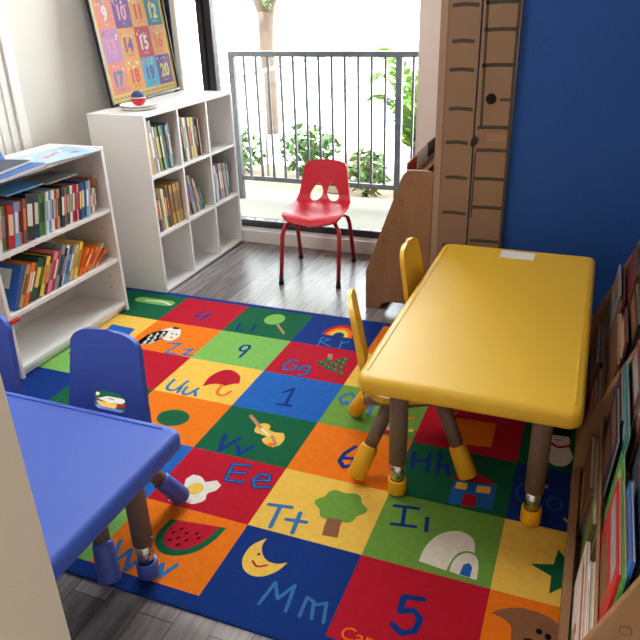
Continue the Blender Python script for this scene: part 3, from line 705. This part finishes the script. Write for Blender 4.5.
# --- cube shelf books
yb_c = [0, .292, .584]
def crow(col, row, specs, y_off, tilt, group, where, xin=.018):
    k = {(0, 0): 1.24, (1, 0): 1.36, (0, 1): 1.15, (1, 1): 1.12, (2, 1): 1.25}[(col, row)]; specs = [(c, t*k)+tuple(r) for c, t, *r in specs]
    z = zb[2-row]+.016+.0009; shelf_row(CY0+yb_c[col]+.018+y_off, z, CX1-xin, specs, group, where, tilt, -1)
yb_c = [0, .292, .584]
crow(0, 0, [('gold',.022,.275,.2,None),('grey',.024,.262,.22,'white'),('white',.01,.23,.2,'grey'),('red',.008,.225,.2,None),('olive',.016,.225,.2,'yellow'),('dark green',.012,.222,.2,'white'),('green',.014,.225,.2,'cream'),('cream',.01,.222,.2,'olive'),('light blue',.016,.222,.2,'grey'),('grey',.012,.22,.2,'navy'),('teal',.012,.222,.2,'white'),('grey',.014,.225,.2,None)], .026, 5, 'books in the top cube nearest the poster ball', 'outer side of the top cube below the ball')
crow(1, 0, [('dark green',.012,.26,.2,'green'),('green',.01,.25,.2,'white'),('olive',.01,.235,.2,'cream'),('white',.014,.23,.2,'grey'),('tan',.012,.225,.2,'white'),('grey',.012,.222,.2,None),('cream',.014,.222,.2,'red'),('yellow',.012,.22,.2,'white'),('gold',.012,.218,.2,'navy'),('cream',.01,.215,.2,'green'),('navy',.014,.21,.2,'white'),('brown',.01,.205,.2,None)], .025, 5, 'books in the middle cube of the top row', 'poster side of the top middle cube')
crow(0, 1, [('purple',.012,.235,.2,'pink'),('navy',.012,.22,.2,'orange'),('brown',.014,.215,.2,'cream'),('white',.016,.215,.2,'blue'),('cream',.014,.218,.2,'yellow'),('yellow',.012,.215,.2,'white'),('teal',.012,.21,.2,'cream'),('maroon',.012,.21,.2,'orange')]+[('gold',.015,.218,.2,'brown') for _ in range(7)], .018, 4, 'books in the middle row cube nearest the bookcase', 'bookcase side of the packed middle row cube')
crow(1, 1, [('tan',.012,.255,.2,'cream'),('maroon',.012,.235,.2,'pink'),('grey',.024,.225,.2,'blue'),('purple',.012,.2,.2,'white'),('tan',.014,.2,.2,'red'),('grey',.01,.18,.2,None)], .051, 11, 'books in the central cube of the shelf unit', 'bookcase side of the central cube')
crow(1, 1, [('teal',.016,.135,.16,'grey'),('dark green',.014,.14,.16,'grey')], .165, 16, 'small books in the central cube', 'tall leaning books in the central cube')
crow(2, 1, [('light blue',.016,.225,.2,'white'),('blue',.010,.218,.2,'light blue'),('white',.014,.215,.2,'grey'),('purple',.012,.212,.2,'white'),('pink',.012,.212,.2,None),('grey',.02,.215,.2,'white'),('tan',.014,.212,.2,'cream'),('brown',.014,.21,.2,'grey'),('grey',.014,.208,.2,None),('light blue',.008,.205,.2,'white'),('teal',.014,.195,.2,'white')], .022, 5, 'books in the middle row cube nearest the window', 'inner side of the cube nearest the window')

# ------------------------------------------------------------------ things on the bookcase
BT = BZ+.0006
def flat_book(label, cx, cy, z, w, h, t, rz, mats, decals, parts_col=PAGE):
    m = MB(); m.box((-w/2, -h/2, 0), (w/2, h/2, .0015), 0).box((-w/2, -h/2, t-.0015), (w/2, h/2, t), 0).box((-w/2, -h/2, .0015), (-w/2+.003, h/2, t-.0015), 0)
    for (poly_, mi) in decals: m.add([(x, y, t+.0004) for x, y in poly_], [list(range(len(poly_)))], mi)
    o = m.build('book', mats, recalc=False); o.location = (cx, cy, z); o.rotation_euler = (0, 0, rz); tag(o, label, 'book')
    MB().box((-w/2+.003, -h/2+.003, .0015), (w/2-.003, h/2-.003, t-.0015)).build('page_block', parts_col, o)
    return o
dec = []
for k in range(14):
    x, y = RB.uniform(-.05, .05), RB.uniform(-.09, .1); dec.append((ellipse(x, y, RB.uniform(.008, .02), RB.uniform(.01, .022), 10), 1+(k % 3)))
dec.append((rrect(-.085, .10, .085, .14, .01, 2), 2))
flat_book('pale blue picture book with pink drawings lying open-faced on the bookcase top', -.292, -.47, BT, .24, .36, .006, -.16, [mat('pale_blue_cover', (168, 190, 206), .5, var=.04), mat('pink_print', (224, 150, 170), .5), mat('sky_print', (140, 180, 210), .5), PAPER], dec)
flat_book('dark blue hardback lying flat at the bottom of the pair on the bookcase top', -.262, -.78, BT, .20, .28, .016, .12, [bmat('blue')], [])
flat_book('dark blue hardback lying on top of another on the bookcase top', -.30, -.80, BT+.0165, .19, .26, .014, .18, [bmat('navy')], [])
st_ = thing('book_stand', 'dark blue stand at the frame edge on the bookcase top', 'stand', (-.44, -.66, BT))
MB().add([(-.012,-.12,0),(.03,-.12,0),(.03,.06,0),(-.012,.06,0),(-.03,-.12,.15),(-.018,-.12,.15),(-.018,.02,.15),(-.03,.02,.15)], [(0,3,2,1),(4,5,6,7),(0,1,5,4),(1,2,6,5),(2,3,7,6),(3,0,4,7)]).build('panel', bmat('blue'), st_, bevel=.002)
MB().box((-.012, -.13, 0), (.07, .07, .008)).build('base', bmat('navy'), st_)
tag(MB().box((-.232, -.262, BT), (-.222, -.245, BT+.002)).build('sticker_dot', bmat('pink')), 'tiny pink sticker on the bookcase top corner', 'sticker')
MB().box((BX1-BX0, -.003, .255), (BX1-BX0+.016, .045, .272)).build('red_tab', bmat('red'), bk, bevel=.003)['label'] = 'small red tab'

# ------------------------------------------------------------------ poster, plates and ball on the cube shelf
PW, PH, PT = .742, .80, .018
ps = thing('framed_poster', 'numbers poster in a black frame leaning on the wall above the cube shelf', 'poster', (-.433, .186, CZ+.0004), 0)
FR = mat('black_poster_frame', (26, 26, 28), .4)
# local x along the width, z up, facing -y ; rotated so that it faces +X
pm_ = MB(); e = .013
pm_.box((0, 0, 0), (PW, PT, e)).box((0, 0, PH-e), (PW, PT, PH)).box((0, 0, e), (e, PT, PH-e)).box((PW-e, 0, e), (PW, PT, PH-e))
pm_.build('frame', FR, ps, bevel=.002)
MB().box((e, .012, e), (PW-e, .016, PH-e)).build('backing_board', BLACK, ps)
PC = [('p_yellow', (252, 216, 110)), ('p_peach', (244, 150, 128)), ('p_purple', (124, 84, 160)), ('p_teal', (36, 130, 150)), ('p_orange', (250, 176, 90)), ('p_lilac', (206, 150, 206)), ('p_red', (206, 60, 84)),
      ('p_sky', (88, 190, 226)), ('p_white', (250, 246, 240)), ('p_pink', (250, 170, 190)), ('p_crimson', (226, 84, 84)), ('p_lemon', (252, 236, 130)), ('p_blue', (70, 140, 200)), ('p_coral', (236, 110, 96))]
pi = {n: i for i, (n, c) in enumerate(PC)}
sh = MB(); yf = .0105
sh.box((e, yf, e), (PW-e, .012, PH-e), pi['p_yellow'])
cell_w, cell_h = (PW-2*e-.06)/4, .157
tile = {9: ('p_peach', 'p_white'), 10: ('p_purple', 'p_pink'), 11: ('p_orange', 'p_crimson'), 12: ('p_teal', 'p_lemon'), 13: ('p_lilac', 'p_pink'), 14: ('p_orange', 'p_purple'), 15: ('p_red', 'p_white'), 16: ('p_orange', 'p_coral'),
        17: ('p_peach', 'p_blue'), 18: ('p_orange', 'p_crimson'), 19: ('p_sky', 'p_purple'), 20: ('p_purple', 'p_lemon')}
WORD = {9: 'NINE', 10: 'TEN', 11: 'ELEVEN', 12: 'TWELVE', 13: 'THIRTEEN', 14: 'FOURTEEN', 15: 'FIFTEEN', 16: 'SIXTEEN', 17: 'SEVENTEEN', 18: 'EIGHTEEN', 19: 'NINETEEN', 20: 'TWENTY'}
def ptxt(body, cx, cz, height, mi, bold=0, d=.0006):
    vs, fs = text_polys(body, 1)
    xs = [v[0] for v in vs]; zs = [v[1] for v in vs]; s = height/(max(zs)-min(zs)); mx_ = (max(xs)+min(xs))/2; mz = (max(zs)+min(zs))/2
    offs = [(0, 0)] if not bold else [(-bold, 0), (bold, 0), (0, bold), (0, -bold), (bold*.7, bold*.7), (-bold*.7, -bold*.7)]
    for k, (ox, oz) in enumerate(offs):
        sh.add([(cx+(v[0]-mx_)*s+ox, yf-d-k*.00005, cz+(v[1]-mz)*s+oz) for v in vs], fs, mi)
RP = random.Random(3)
for n in range(9, 21):
    r, c = divmod(n-9, 4); bg, fg = tile[n]
    x0 = e+.03+c*cell_w; z0 = .052+cell_h*(2-r); z1 = z0+cell_h
    sh.add([(x0, yf-.0003, z0), (x0+cell_w, yf-.0003, z0), (x0+cell_w, yf-.0003, z1), (x0, yf-.0003, z1)], [(0, 1, 2, 3)], pi[bg])
    for k in range(12):
        cx, cz, rr = x0+RP.uniform(.015, cell_w-.015), z1-RP.uniform(.01, .05), RP.uniform(.004, .01)
        sh.add([(x, yf-.00045, z) for x, z in ellipse(cx, cz, rr, rr*.8, 8)], [list(range(8))], RP.choice([pi[q] for q in ('p_white', 'p_pink', 'p_lemon', 'p_sky', 'p_coral')]))
    ptxt(str(n), x0+cell_w/2, z0+.075, .068, pi[fg], .0045, .0008); ptxt(WORD[n], x0+cell_w/2, z0+.022, .011, pi[fg], 0)
for k in range(26):   # strip of tiny marks along the lower edge
    x = e+.03+k*.0254; sh.add([(x, yf-.0005, .028), (x+.010, yf-.0005, .028), (x+.010, yf-.0005, .04), (x, yf-.0005, .04)], [(0, 1, 2, 3)], pi['p_purple' if k % 2 else 'p_teal'])
sh.build('poster_sheet', [mat(n, tuple(int(v*.78) for v in c), .65, var=.02, spec=.2) for n, c in PC], ps, recalc=False)
# face +X and lean back on the wall; turned a little towards the window
ps.rotation_euler = (0, 0, 0)
ang = math.radians(90+5.0)
ps.matrix_world = Matrix.Translation((-.433, .186, CZ+.004)) @ Matrix.Rotation(ang, 4, 'Z') @ Matrix.Rotation(math.radians(-6), 4, 'X')
PLM = mat('white_plate', (236, 234, 232), .35, var=.02)
for k, (lab) in enumerate(('lower of two white round dishes on the cube shelf', 'upper of two white round dishes, holding the ball')):
    o = MB().lathe([(0, .004), (.06, .004), (.085, .006), (.097, .014), (.1, .0165), (.097, .0175), (.084, .010), (.06, .008), (0, .008)], (0, 0, -.004), 40).build('dish', PLM)
    o.location = (-.288, .205, CZ+.0006+.0125*k); tag(o, lab, 'dish', 'stacked white dishes on the cube shelf')
ba = thing('ball', 'small red and blue ball resting on the white dishes', 'ball', (-.27, .175, CZ+.0185))
BR = .037
def cap_prof(a0, a1, n=10, r=BR): return [(r*math.cos(a0+(a1-a0)*k/n), BR+r*math.sin(a0+(a1-a0)*k/n)) for k in range(n+1)]
MB().lathe(cap_prof(-PI/2, .10)).build('red_half', mat('ball_red', (206, 48, 50), .6, bump=.3, bscale=500), ba)
MB().lathe(cap_prof(.10, .2, 3, BR+.0006)).build('white_seam', PAPER, ba)
MB().lathe(cap_prof(.2, PI/2)).build('blue_half', mat('ball_blue', (32, 54, 108), .6, bump=.3, bscale=500), ba)
ba.rotation_euler = (0, 0, 0)

# ------------------------------------------------------------------ cardboard bricks
yc0, yc1 = .186, .2035
def card(name, label, x0, x1, lines, extra=None):
    m = MB(); m.box((x0, yc0+.003, FZ+.001), (x1, yc1, 2.3), 0)
    for s, w_ in lines:
        for q in ribbon(s, w_): m.add([(x, yc0+.0026, z) for x, z in q], [(0, 1, 2, 3)], 1)
    o = m.build(name, [CARD, MARK], recalc=False); tag(o, label, 'cardboard', 'cardboard chimney panels')
    return o
LZ = [1.62, 1.5, 1.366, 1.232, 1.123, .967, .827, .675, .515, .36]
lines = [([(1.282+.006*(k % 2), z), (1.33, z+.004), (1.378+.01*(k % 3)/2, z)], .015) for k, z in enumerate(LZ)]
cl = card('cardboard_panel', 'brown cardboard panel with short brick lines, nearest the window', 1.236, 1.397, lines)
MB().box((1.236, yc0+.001, FZ+.001), (1.266, yc0+.003, 2.3)).build('folded_flap', CARDE, cl)
RZ = [1.63, 1.5, 1.373, 1.274, 1.141, .895, .80, .677, .55, .394, .25]
lines = [([(1.413, z), (1.47, z+.003), (1.541, z+.003)], .015) for z in RZ]
lines += [([(1.496, 1.009), (1.541, 1.01)], .012), ([(1.425, 2.3), (1.420, 1.38), (1.428, .895)], .011), ([(1.412, .79), (1.411, .5)], .007),
          ([(1.545, 2.3), (1.542, 1.2), (1.546, .8), (1.55, .25)], .012)]
cr = card('cardboard_panel', 'brown cardboard panel with a round hole, beside the blue wall', 1.404, 1.552, lines)
MB().add([(x, yc0+.002, z) for x, z in ellipse(1.461, 1.012, .022, .022, 24)], [list(range(24))], 0).build('round_hole', mat('hole_black', (8, 8, 9), .95), cr, recalc=False)
MB().box((1.455, yc0+.0015, .84), (1.535, yc0+.003, .872)).build('tape_strip', TAPE, cr)
tape = MB().add([(1.388, yc0+.001, .82), (1.40, yc0+.001, .812), (1.416, yc0+.001, .83), (1.42, yc0+.001, .852), (1.404, yc0+.001, .86), (1.39, yc0+.001, .842)], [(0, 1, 2, 3, 4, 5)])
tp_ = MB(); q = [(1.388,.82),(1.40,.812),(1.416,.83),(1.42,.852),(1.404,.86),(1.39,.842)]
tp_.rings([[(x, yc0+.0025, z) for x, z in q], [(x, yc0-.0005, z) for x, z in q]]).build('black_tape', BLACK, cr)

# ------------------------------------------------------------------ plywood book racks (local: front faces -X)
def rack(label, loc, L, screws=True):
    t = thing('book_rack', label, 'book rack', loc, 0, 'plywood book racks')
    D = .316; sl = .366
    ol = [(0, 0), (0, .2), (.172, .672)]+[(.172+.028*(1-math.cos(a))+.006, .672+.033*math.sin(a)) for a in (PI/6, PI/3, PI/2)]
    ol += [(D-.012, .705), (D, .69), (D, 0), (.25, 0), (.235, .03), (.20, .045), (.12, .045), (.085, .03), (.07, 0)]
    for y in (0, L-.018):
        p = MB().prism(ol, lambda u, v, d: (u, d, v), y, y+.018).build('side_panel', PLY, t, bevel=.003)
        if y == 0:
            for k in range(5):
                z = .262+.097*k+.0; x = .062+(z-.262)*.38
                c = MB()
                c.tube([(x, -.0012, z), (x, .002, z)], .0115, 16, 0); c.tube([(x, -.0016, z), (x, .002, z)], .009, 16, 1)
                c.build('screw_plug', [PLYD, PLY], p)
    MB().box((.002, .018, .015), (.022, L-.018, .092)).build('front_board', PLY, t, bevel=.002)
    tiers = []
    for k in range(6):
        z = .03 if k == 0 else .255+.098*(k-1); x = .003 if k == 0 else (z+.03-.2)*sl+.024
        if k: MB().box((x, .018, z), (x+.005, L-.018, z+.03)).build('lip', PLY, t, bevel=.001)
        MB().box((x+(.020 if k == 0 else .005), .018, z), (x+(.09 if k == 0 else .036), L-.018, z+.008)).build('ledge', PLY, t)
        tiers.append((x, z))
    MB().box((D-.012, .018, .05), (D-.002, L-.018, .69)).build('back_panel', PLY, t)
    return t, tiers
def lean_book(label, group, loc, lean, t, h, w, col, pic=None, near_spine=False):
    """cover faces -X; local: x thickness 0..t, y width 0..w, z height"""
    m = MB(); c = .0012
    m.box((0, 0, 0), (c, w, h), 0).box((t-c, 0, 0), (t, w, h), 0).box((c, 0 if near_spine else w-c, 0), (t-c, c if near_spine else w, h), 0)
    mats = [bmat(col)]
    if pic:
        for (a, b_, e_, f, cc) in pic:
            mats.append(bmat(cc)); m.box((-.0004, w*a, h*b_), (0, w*e_, h*f), len(mats)-1)
    o = m.build('book', mats); o.location = loc; o.rotation_euler = (0, lean, 0); tag(o, label, 'book', group)
    MB().box((c, c if near_spine else .003, .003), (t-c, w-.003 if near_spine else w-c, h-.003)).build('page_block', PAGED, o)
    return o
PAGED = mat('aged_page_paper', (196, 184, 160), .85, var=.12, scale=60)
rk, tiers = rack('plywood book rack standing between the window and the cardboard panels', (.919, .186, FZ), .70)
for k, (y, c, t) in enumerate(((.05, 'red', .008), (.24, 'white', .006), (.44, 'navy', .008))):
    x, z = tiers[4]
    lean_book(f'{c} picture book on the top tier of the rack by the window', 'books in the plywood rack by the window', (.919+x+.006, .186+.02+y, z+.0085+FZ), math.radians(2), t, .165+.012*(y>.1), .17, c, [(.15, .55, .85, .85, 'cream')])
RR = random.Random(21)
TN = ['lowest', 'second', 'third', 'fourth', 'fifth']
NEAR = [[['white', 'white', 'white', 'red'], ['red', 'green', 'blue'], ['navy', 'yellow', 'gold'], ['olive', 'gold', 'red'], ['red', 'white', 'orange']],
        [['brown', 'olive', 'brown', 'tan'], ['navy', 'navy', 'teal'], ['maroon', 'brown', 'navy'], ['maroon', 'purple', 'brown'], ['red', 'orange', 'white']]]
FAR = [[['maroon', 'brown', 'black', 'grey'], ['brown', 'tan', 'maroon'], ['black', 'olive', 'brown'], ['tan', 'brown', 'black'], ['grey', 'tan', 'dark green']],
       [['brown', 'navy', 'maroon', 'black'], ['grey', 'brown', 'maroon'], ['maroon', 'navy', 'grey'], ['brown', 'tan', 'black'], ['olive', 'grey', 'tan']]]
RT = {}
for rname, y0, L, lab in (('near', -1.782, .862, 'plywood rack of picture books nearest the camera, beside the yellow table'), ('far', -.918, .80, 'plywood rack of picture books against the blue wall')):
    rk, tiers = rack(lab, (1.956, y0, 0), L)
    G = f'books in the {"near" if rname == "near" else "far"} plywood rack'
    for k in range(5):
        x, z = tiers[k]; nst = 2
        for s in range(nst):
            n = 4 if k == 0 else 3; xx = x+(.022 if k == 0 else .0058); bay = (L-.036)/nst
            for b in range(n):
                t = RR.uniform(.0055, .0073) if k else RR.uniform(.008, .013); h = RR.uniform(.17, .215)+.008*b if k else RR.uniform(.17, .195)+.006*b
                c = (NEAR if rname == 'near' else FAR)[s][k][b]
                ww = RR.uniform(.24, bay-.012); y1 = RR.uniform(.002, bay-ww-.004) if not (s == 0 and k == 0) else .004
                pic = [(.12, .66, .9, .9, RR.choice(['tan', 'maroon', 'brown', 'grey'])), (.2, .12, .8, .5, RR.choice(['tan', 'olive', 'brown', 'teal']))]
                if c == 'white': pic = [(.1, .84, .92, .9, 'red'), (.1, .92, .8, .95, 'red'), (.36, .3, .52, .5, 'tan'), (.34, .18, .56, .3, 'green'), (.4, .5, .48, .58, 'brown')]
                where = ('near', 'far')[s]
                lean_book(f'{c} picture book, {("front","second","third","fourth")[b]} in the {where} stack, {TN[k]} tier, {rname} plywood rack', G,
                          (1.956+xx, y0+.0185+s*bay+y1, z+.0095), math.radians(3.5), t, h, ww, c, pic, RR.random() < .6)
                xx += t/math.cos(math.radians(5))+.0005

# ------------------------------------------------------------------ square lights above the frame, unseen and added to fill the room
for x, y, e_ in ((.1, -.6, 12), (.25, -3.55, 36)):
    f = thing('added_ceiling_light', 'added flat square fill light over the rug' if y > -2 else 'added flat square fill light behind the doorway', 'ceiling light', (x, y, ZC))
    MB().box((-.32, -.32, -.05), (.32, .32, -.0005)).build('housing', TRIMM, f, bevel=.004)
    ld = bpy.data.lights.new('fill_lamp', 'AREA'); ld.shape = 'SQUARE'; ld.size = .58; ld.energy = e_; ld.color = (1, .985, .97)
    lo2 = bpy.data.objects.new('fill_lamp', ld); COL.objects.link(lo2); lo2.location = (x, y, ZC-.06)

# ------------------------------------------------------------------ daylight
wd = bpy.data.worlds.new('World'); SC.world = wd; wd.use_nodes = True
bg = wd.node_tree.nodes['Background']; bg.inputs['Color'].default_value = (.90, .95, 1, 1); bg.inputs['Strength'].default_value = 7.0
sd = bpy.data.lights.new('sun', 'SUN'); sd.energy = 7; sd.angle = math.radians(1.5); sd.color = (1, .96, .88)
so = bpy.data.objects.new('sun', sd); COL.objects.link(so); so.rotation_euler = (math.radians(32), 0, 0)
pl = bpy.data.lights.new('window_portal', 'AREA'); pl.shape = 'RECTANGLE'; pl.size = 1.5; pl.size_y = 2.3; pl.cycles.is_portal = True
po = bpy.data.objects.new('window_portal', pl); COL.objects.link(po); po.location = (.19, 1.06, 1.26); po.rotation_euler = (math.radians(-90), 0, 0)

# ------------------------------------------------------------------ camera
cam = bpy.data.cameras.new('camera'); cam.sensor_width = 36; cam.lens = 680.5/640*36; cam.clip_start = .02; cam.clip_end = 200
co = bpy.data.objects.new('camera', cam); COL.objects.link(co); co.location = (1.58236*1.19, -2.344*1.19, 1.195*1.19)
co.rotation_euler = (1.124, .028, .374); SC.camera = co
SC.view_settings.view_transform = 'Standard'; SC.view_settings.look = 'None'; SC.view_settings.gamma = 1; SC.view_settings.use_curve_mapping = False
SC.view_settings.exposure = 1.15
SC.cycles.use_denoising = True; SC.cycles.max_bounces = 8; SC.cycles.diffuse_bounces = 5; SC.cycles.transparent_max_bounces = 16
SC.cycles.caustics_reflective = False; SC.cycles.caustics_refractive = False; SC.cycles.sample_clamp_indirect = 6
